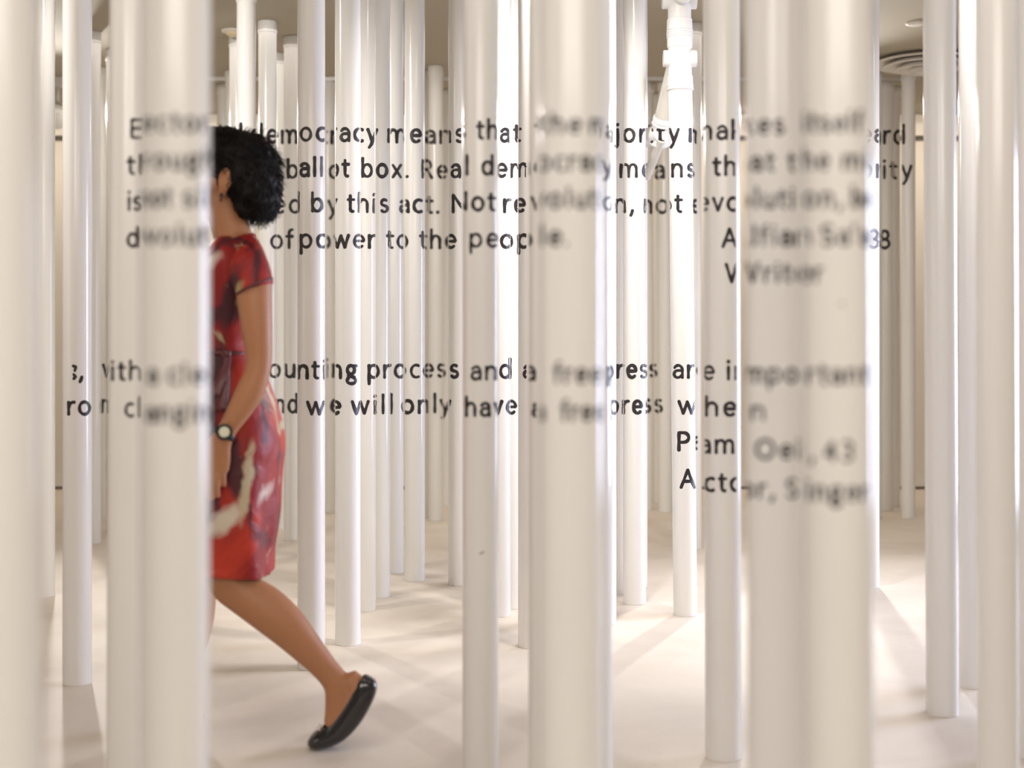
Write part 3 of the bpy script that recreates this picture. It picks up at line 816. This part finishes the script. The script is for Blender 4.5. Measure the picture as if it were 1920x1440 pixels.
def woman():
    root = thing('person', 'woman in a red printed short-sleeved dress and black flats walking left behind a pole', 'person', Vector(((400 - 960) * WS, WY, 0)))
    NL = -0.078      # near (left) leg
    NA = -0.185      # near arm
    b = Blob()
    # torso, neck
    b.limb([(448, 850, 0, 66, 0.150), (447, 800, 0, 66, 0.155), (432, 730, 0, 56, 0.135), (424, 668, 0, 50, 0.118), (428, 610, 0, 56, 0.125), (436, 550, 0, 62, 0.140), (446, 500, 0, 54, 0.150), (448, 470, 0, 38, 0.125), (440, 450, 0, 30, 0.075)])
    b.limb([(446, 478, 0, 38, 0.080), (436, 440, 0, 36, 0.056), (426, 405, 0, 35, 0.052), (416, 370, 0, 38, 0.054)], seg=24)
    # head : skull, face, jaw
    b.ball(W(418, 318), 68 * WS, 0.076, 66 * WS)
    b.ball(W(385, 345), 46 * WS, 0.064, 62 * WS, 0.1)
    b.ball(W(372, 382), 30 * WS, 0.044, 24 * WS)
    b.limb([(408, 385, 0, 22, 0.058), (385, 392, 0, 20, 0.052), (362, 398, 0, 13, 0.028)])
    b.limb([(345, 318, 0, 8, 0.009), (335, 340, 0, 9, 0.011), (328, 356, 0, 8, 0.014), (336, 364, 0, 8, 0.013)], seg=12)   # nose
    b.limb([(343, 378, 0, 5, 0.020), (342, 384, 0, 6, 0.018)], seg=12)                                                 # mouth
    for sgn in (-1, 1):                                                                                               # ears
        b.ball(W(423, 336, sgn * 0.086), 14 * WS, 0.012, 25 * WS, 0.22)
        b.ball(W(417, 360, sgn * 0.078), 8 * WS, 0.010, 12 * WS)
    # near arm (left)
    b.limb([(462, 492, -0.13, 34, 0.045), (474, 515, NA + 0.015, 34, 0.046), (477, 560, NA, 31.5, 0.045), (482, 620, NA - 0.005, 27.5, 0.041), (486, 668, NA - 0.005, 23.5, 0.037),
            (482, 700, NA - 0.008, 23, 0.036), (468, 735, NA - 0.014, 25, 0.035), (448, 770, NA - 0.018, 21.5, 0.030), (429, 801, NA - 0.02, 17.5, 0.024), (416, 824, NA - 0.02, 19, 0.019),
            (406, 850, NA - 0.018, 26, 0.016), (402, 876, NA - 0.014, 27, 0.014), (401, 884, NA - 0.014, 24, 0.012)])
    def finger(p, r0=6.6, r1=5.0):
        q = []
        for i, (x, y, dy) in enumerate(p):
            r = r0 + (r1 - r0) * i / (len(p) - 1)
            q.append((x, y, NA + dy, r, r * WS))
        b.limb(q, per=4, seg=12)
    finger([(383, 872, -0.014), (380, 895, -0.020), (381, 914, -0.014), (384, 926, -0.004)])
    finger([(394, 876, -0.014), (392, 902, -0.022), (394, 924, -0.015), (397, 937, -0.004)])
    finger([(406, 876, -0.014), (406, 900, -0.021), (407, 918, -0.014), (409, 932, -0.004)])
    finger([(418, 868, -0.012), (419, 888, -0.017), (420, 902, -0.011), (421, 912, -0.003)], 5.8, 4.4)
    finger([(398, 838, -0.015), (382, 856, -0.010), (371, 876, 0.002), (368, 892, 0.010)], 8.5, 5.5)
    # far arm (right), swung a little back, behind the body
    FA = 0.185
    b.limb([(452, 492, 0.13, 34, 0.045), (455, 520, FA, 33, 0.046), (450, 580, FA, 30, 0.044), (445, 650, FA, 25, 0.038), (440, 690, FA, 22, 0.036),
            (440, 740, FA, 23, 0.033), (430, 790, FA - 0.005, 18, 0.025), (427, 815, FA - 0.005, 19, 0.019), (424, 845, FA, 24, 0.015), (422, 872, FA, 23, 0.013)])
    for x, e in ((406, 916), (416, 926), (427, 924), (437, 906)):
        b.limb([(x, 862, FA, 6.2, 0.0088), (x - 2, 888, FA + 0.008, 6, 0.0085), (x - 3, e - 6, FA + 0.004, 5, 0.007), (x - 4, e, FA - 0.004, 4.5, 0.006)], per=4, seg=12)
    b.limb([(408, 832, FA, 8, 0.011), (394, 852, FA, 7, 0.010), (388, 872, FA - 0.01, 6, 0.008), (388, 884, FA - 0.015, 5, 0.007)], per=4, seg=12)
    # near leg trailing, heel lifted
    b.limb([(452, 790, NL, 54, 0.066), (446, 880, NL, 52, 0.064), (434, 980, NL, 47, 0.062), (426, 1050, NL, 41, 0.058), (430, 1090, NL, 38, 0.053), (455, 1112, NL, 38, 0.050),
            (495, 1138, NL, 41, 0.053), (535, 1172, NL, 38, 0.050), (575, 1215, NL, 30, 0.041), (610, 1254, NL, 24, 0.032), (630, 1280, NL, 25, 0.031), (638, 1305, NL, 28, 0.030), (634, 1335, NL, 25, 0.031), (624, 1360, NL, 18, 0.034)])
    b.limb([(652, 1272, NL, 20, 0.026), (669, 1291, NL, 22, 0.029), (664, 1316, NL, 25, 0.032), (648, 1346, NL, 24, 0.035), (627, 1374, NL, 17, 0.040), (606, 1387, NL, 11, 0.038), (592, 1391, NL, 8, 0.028)])
    # far leg forward, foot flat
    FL = 0.085
    b.limb([(446, 790, FL, 52, 0.064), (436, 880, FL, 50, 0.062), (412, 980, FL, 45, 0.060), (388, 1050, FL, 39, 0.055), (370, 1085, FL, 37, 0.053), (366, 1130, FL, 39, 0.054),
            (362, 1180, FL, 36, 0.049), (352, 1240, FL, 28, 0.039), (344, 1295, FL, 21, 0.030), (342, 1325, FL, 24, 0.030)])
    b.limb([(362, 1348, FL, 17, 0.028), (340, 1345, FL, 20, 0.031), (305, 1352, FL, 15, 0.036), (275, 1359, FL, 9, 0.040), (252, 1362, FL, 6, 0.030)])
    body = b.remesh('body', 0.0042, 4, M_SKIN, root)
    # face details
    for sgn in (-1, 1):
        e = Blob(); e.ball(W(347.5, 338, sgn * 0.031), 0.0115, 0.0120, 0.0100)
        o = link_mesh('eye', e.v, e.f, M_EYE, root)
        e = Blob(); e.ball(W(340.2, 338, sgn * 0.032), 0.003, 0.005, 0.005)
        link_mesh('iris', e.v, e.f, M_HAIR, o)
        e = Blob(); e.add(tube(spline([(W(341, 322, sgn * 0.015), 0.003, 0.003), (W(339, 318, sgn * 0.03), 0.0035, 0.0035), (W(348, 320, sgn * 0.05), 0.002, 0.002)]), 10))
        link_mesh('eyebrow', e.v, e.f, M_HAIR, root)
    e = Blob(); e.add(tube(spline([(W(347, 380, -0.020), 0.002, 0.002), (W(339, 380, -0.008), 0.0045, 0.0045), (W(339, 380, 0.008), 0.0045, 0.0045), (W(347, 380, 0.020), 0.002, 0.002)]), 10))
    link_mesh('lips', e.v, e.f, M_LIP, root)
    e = Blob(); e.ball(W(415, 366, -0.090), 0.005, 0.004, 0.006); e.ball(W(414, 375, -0.090), 0.003, 0.003, 0.005)
    link_mesh('earring', e.v, e.f, M_BLACK, root)

    # hair : volume, then loose curls
    h = Blob()
    h.ball(W(408, 290), 66 * WS, 0.088, 54 * WS, 0.05)
    h.ball(W(370, 285), 36 * WS, 0.070, 36 * WS)
    h.ball(W(455, 318), 66 * WS, 0.102, 72 * WS, -0.3)
    h.ball(W(476, 350), 50 * WS, 0.100, 56 * WS)
    h.ball(W(488, 374), 38 * WS, 0.085, 36 * WS)
    h.ball(W(464, 388), 22 * WS, 0.080, 22 * WS)
    for sgn in (1, -1):
        h.ball(W(398, 303, sgn * 0.055), 38 * WS, 0.036, 32 * WS, 0.3)
    hair = h.remesh('hair', 0.006, 3, M_HAIR, root)
    me = hair.data
    for v in me.vertices:
        n = noise.noise(v.co * 26.0) * 0.011 + noise.noise(v.co * 70.0) * 0.006
        v.co += v.normal * n
    rnd = random.Random(5)
    st_v = []; st_f = []
    vs_ = list(me.vertices)
    cen = W(440, 330)
    for i in range(2600):
        v = vs_[rnd.randrange(len(vs_))]
        if v.co.x < W(432, 0).x and v.co.z < W(0, 318).z: continue
        if v.co.z > W(0, 245).z and rnd.random() < 0.5: continue
        if v.co.x < W(392, 0).x and v.co.z < W(0, 296).z: continue
        nrm = (v.co - cen).normalized()
        p = v.co - nrm * 0.004
        low = v.co.z < W(0, 350).z
        dn = Vector((0.25, 0, -1 if not low else -0.7))
        amp = 0.0045; L = rnd.uniform(0.02, 0.045); tw = rnd.uniform(0, 6.28); ctr = []
        side = nrm.cross(Vector((0, 0, 1)))
        if side.length < 0.1: side = Vector((0, 1, 0))
        side.normalize()
        tang = (dn - nrm * dn.dot(nrm)).normalized()
        m_ = 9
        fly = rnd.uniform(0.15, 0.55) if rnd.random() < 0.8 else rnd.uniform(0.6, 1.0)
        for j in range(m_):
            t = j / (m_ - 1)
            q = p + tang * (L * t) + nrm * (0.003 + fly * L * t * 0.55) + side * (amp * math.sin(tw + t * 9)) + nrm * (amp * 0.8 * math.cos(tw + t * 9))
            ctr.append((q, 0.0013 * (1 - 0.7 * t), 0.0013 * (1 - 0.7 * t)))
        vv, ff = tube(ctr, 4, cap=False)
        o = len(st_v); st_v += vv; st_f += [tuple(k + o for k in f) for f in ff]
    cl = link_mesh('curl', st_v, st_f, M_HAIR, hair)
    cl['kind'] = 'stuff'

    # dress
    d = Blob()
    d.limb([(422, 1064, 0, 86, 0.163), (424, 1050, 0, 87, 0.164), (430, 1000, 0, 85, 0.168), (438, 930, 0, 82.5, 0.171), (445, 870, 0, 81.5, 0.174), (450, 825, 0, 81, 0.173), (445, 780, 0, 75, 0.166), (434, 725, 0, 66.5, 0.148), (424, 672, 0, 60, 0.130), (420, 655, 0, 58.5, 0.128)], seg=40, pw=0.78)
    d.limb([(424, 700, 0, 60, 0.130), (420, 655, 0, 58.5, 0.128), (425, 610, 0, 63, 0.134), (433, 550, 0, 69, 0.149), (442, 500, 0, 61, 0.160), (443, 474, 0, 48, 0.140), (450, 457, 0, 31, 0.112)], seg=40, pw=0.9)
    for sgn in (-1, 1):
        # sleeve and shoulder
        o_ = 0 if sgn < 0 else -19
        d.limb([(463 + o_ * 0.3, 460, sgn * 0.060, 24, 0.030), (463 + o_ * 0.6, 478, sgn * 0.110, 32, 0.036), (466 + o_, 500, sgn * 0.165, 36, 0.050), (472 + o_, 522, sgn * 0.178, 36, 0.054), (478 + o_, 541, sgn * 0.182, 35, 0.054)])
        d.limb([(468, 447, sgn * 0.040, 10, 0.010), (458, 450, sgn * 0.072, 11, 0.012), (430, 462, sgn * 0.088, 12, 0.015), (400, 482, sgn * 0.070, 12, 0.015), (385, 496, sgn * 0.030, 10, 0.012), (383, 500, 0, 10, 0.012)])
    d.limb([(468, 446, -0.05, 9, 0.012), (472, 445, 0, 9, 0.012), (468, 446, 0.05, 9, 0.012)])
    dress = d.remesh('dress', 0.005, 3, M_DRESS, root)
    bm = bmesh.new(); bm.from_mesh(dress.data)
    hem = W(0, 1062).z
    for v in bm.verts:          # soft folds towards the hem
        k = max(0.0, min(1.0, (W(0, 760).z - v.co.z) / 0.35))
        a = math.atan2(v.co.y - WY, v.co.x - W(450, 0).x)
        f = math.sin(a * 7 + v.co.z * 6) * 0.006 * k + noise.noise(v.co * 9) * 0.010 * k
        v.co.x += math.cos(a) * f; v.co.y += math.sin(a) * f
    dele = [f for f in bm.faces if f.calc_center_median().z < hem + 0.010 and f.normal.z < -0.55]
    bmesh.ops.delete(bm, geom=dele, context='FACES')
    bm.to_mesh(dress.data); bm.free()
    # sleeve hems
    for sgn, nm_ in ((-1, 'sleeve_hem'), (1, 'sleeve_hem')):
        e = Blob()
        ring = []
        c = W(477 if sgn < 0 else 458, 538, sgn * 0.182)
        for i in range(33):
            th = 2 * PI * i / 32
            ring.append((c + Vector((math.cos(th) * 31.5 * WS, math.sin(th) * 0.0525, math.cos(th) * 15 * WS)), 0.0032, 0.0032))
        vv, ff = tube(ring, 8, cap=False); e.add((vv, ff))
        link_mesh(nm_, e.v, e.f, simple('hem_' + str(sgn), (0.11, 0.03, 0.035), 0.5), dress)
    # belt with a knot and hanging ties
    e = Blob()
    ring = []
    for i in range(49):
        th = 2 * PI * i / 48
        ring.append((W(421, 662) + Vector((math.copysign(abs(math.cos(th)) ** 0.82, math.cos(th)) * 60 * WS, math.copysign(abs(math.sin(th)) ** 0.82, math.sin(th)) * 0.1305, math.sin(th * 3) * 0.002)), 0.007, 0.004))
    vs = []; fs = []
    for q, hh, th_ in ring:
        out = Vector((q.x - W(421, 0).x, (q.y - WY), 0)).normalized()
        for (a_, b_) in ((0, -hh), (th_, -hh * 0.6), (th_, hh * 0.6), (0, hh)):
            vs.append(q + out * a_ + Vector((0, 0, b_)))
    for i in range(48):
        for k in range(4):
            k2 = (k + 1) % 4
            fs.append((i * 4 + k, i * 4 + k2, (i + 1) * 4 + k2, (i + 1) * 4 + k))
    belt = link_mesh('belt', vs, fs, simple('dark_maroon_satin', (0.10, 0.014, 0.016), 0.35, bump=0.3, bscale=60), root)
    e = Blob(); e.ball(W(424, 664, -0.136), 0.013, 0.010, 0.014); 
    kn = link_mesh('knot', e.v, e.f, belt.data.materials[0], belt)
    for (x1, y1, x2, y2) in ((424, 668, 412, 770), (428, 668, 402, 740)):
        e = Blob(); e.add(tube(spline([(W(x1, y1, -0.140), 0.008, 0.003), (W((x1 + x2) / 2 + 3, (y1 + y2) / 2, -0.160), 0.013, 0.003), (W(x2, y2, -0.170), 0.017, 0.003)]), 12))
        tl = link_mesh('belt_tie', e.v, e.f, belt.data.materials[0], belt)

    # watch on the left wrist
    wc = W(421, 813, NA - 0.02)
    ax = (W(416, 824, 0) - W(429, 801, 0)).normalized()
    vs, fs = lathe(wc - ax * 0.008, wc + ax * 0.008, [(0, 0.0262), (0.002, 0.0282), (0.014, 0.0282), (0.016, 0.0262)], 32)
    strap = link_mesh('watch', vs, fs, M_BLACK, root)
    # squash the strap to the wrist section
    for v in strap.data.vertices:
        v.co.y = wc.y + (v.co.y - wc.y) * 0.90
    fc = W(421, 810, NA - 0.045)
    fn = Vector((0.12, -1, 0.05)).normalized()
    vs, fs = lathe(fc, fc + fn * 0.011, [(0, 0.019), (0.006, 0.0205), (0.009, 0.0205), (0.011, 0.0165), (0.009, 0.0150)], 40)
    cs = sharpen(link_mesh('watch_case', vs, fs, M_BLACK, strap), 30)
    vs, fs = lathe(fc + fn * 0.0085, fc + fn * 0.0112, [(0, 0.0140), (0.0022, 0.0138), (0.0026, 0.012)], 8)
    dl = link_mesh('watch_dial', vs, fs, M_DIAL, strap, smooth=False)

    # shoes : open shells round the feet
    def shoe(path, dy):
        """path = [(px, py, half height px, half width m, opening 0..1)] heel to toe, centre line of the foot"""
        vs = []; fs = []
        pts = [W(a, b_, dy) for (a, b_, *_r) in path]
        n = len(path); K = 28
        Y = Vector((0, 1, 0))
        for i, (px, py, hh, hw, op) in enumerate(path):
            t = (pts[min(i + 1, n - 1)] - pts[max(i - 1, 0)]).normalized()
            u = Y.cross(t).normalized()          # towards the instep
            h = hh * WS
            th_m = PI - op
            for k in range(K + 1):
                th = -th_m + 2 * th_m * k / K
                cth, sth = math.cos(th), math.sin(th)
                down = h * (cth if cth < 0.75 else 0.75 + (cth - 0.75) * 0.4)
                vs.append(pts[i] - u * down + Y * (hw * sth))
        for i in range(n - 1):
            for k in range(K):
                fs.append((i * (K + 1) + k, i * (K + 1) + k + 1, (i + 1) * (K + 1) + k + 1, (i + 1) * (K + 1) + k))
        fs.append(tuple(range(K, -1, -1)))
        fs.append(tuple((n - 1) * (K + 1) + k for k in range(K + 1)))
        o = link_mesh('shoe', vs, fs, M_SHOE, root)
        bm = bmesh.new(); bm.from_mesh(o.data); bmesh.ops.recalc_face_normals(bm, faces=bm.faces); bm.to_mesh(o.data); bm.free()
        m1 = o.modifiers.new('solid', 'SOLIDIFY'); m1.thickness = 0.0022; m1.offset = 1
        m2 = o.modifiers.new('sub', 'SUBSURF'); m2.levels = 1; m2.render_levels = 1
        return o
    s1 = shoe([(692, 1268, 10, 0.012, 1.0), (688, 1275, 23, 0.024, 1.0), (684, 1288, 27, 0.029, 1.0), (675, 1308, 28, 0.033, 1.0), (662, 1331, 29, 0.036, 1.0), (647, 1352, 28, 0.039, 1.0), (633, 1368, 26, 0.042, 0.95), (619, 1378, 22, 0.044, 0.55), (606, 1385, 19, 0.044, 0.0), (592, 1390, 14.5, 0.038, 0.0), (583, 1393, 9, 0.026, 0.0), (578, 1394, 4, 0.012, 0.0)], NL)
    s2 = shoe([(384, 1346, 12, 0.018, 1.35), (378, 1346, 22, 0.027, 1.40), (360, 1346, 24, 0.033, 1.45), (335, 1349, 22, 0.036, 1.45), (310, 1353, 19, 0.040, 1.40), (288, 1357, 16, 0.043, 1.0), (272, 1359, 13, 0.045, 0.55), (258, 1361, 11, 0.043, 0.0), (246, 1362.5, 9, 0.036, 0.0), (236, 1364, 7, 0.024, 0.0), (231, 1365, 3, 0.012, 0.0)], FL)
    def add_toe_glint(cx, cy, ang, dy, par):  # added silver shapes stand in for highlights on the patent leather
        e = Blob()
        c = W(cx, cy, dy)
        for sg in (-1, 1):
            e.ball(c + Vector((0, sg * 0.013, 0)), 0.009, 0.013, 0.0045, ang)
        e.ball(c, 0.006, 0.005, 0.006, ang)
        o = link_mesh('toe_glint', e.v, e.f, M_SILV, par); o['label'] = 'silvery shape put in for highlights on the toe'
    add_toe_glint(601, 1364, 0.55, NL, s1)
    add_toe_glint(262, 1346, 0.12, FL, s2)
    return root
woman()
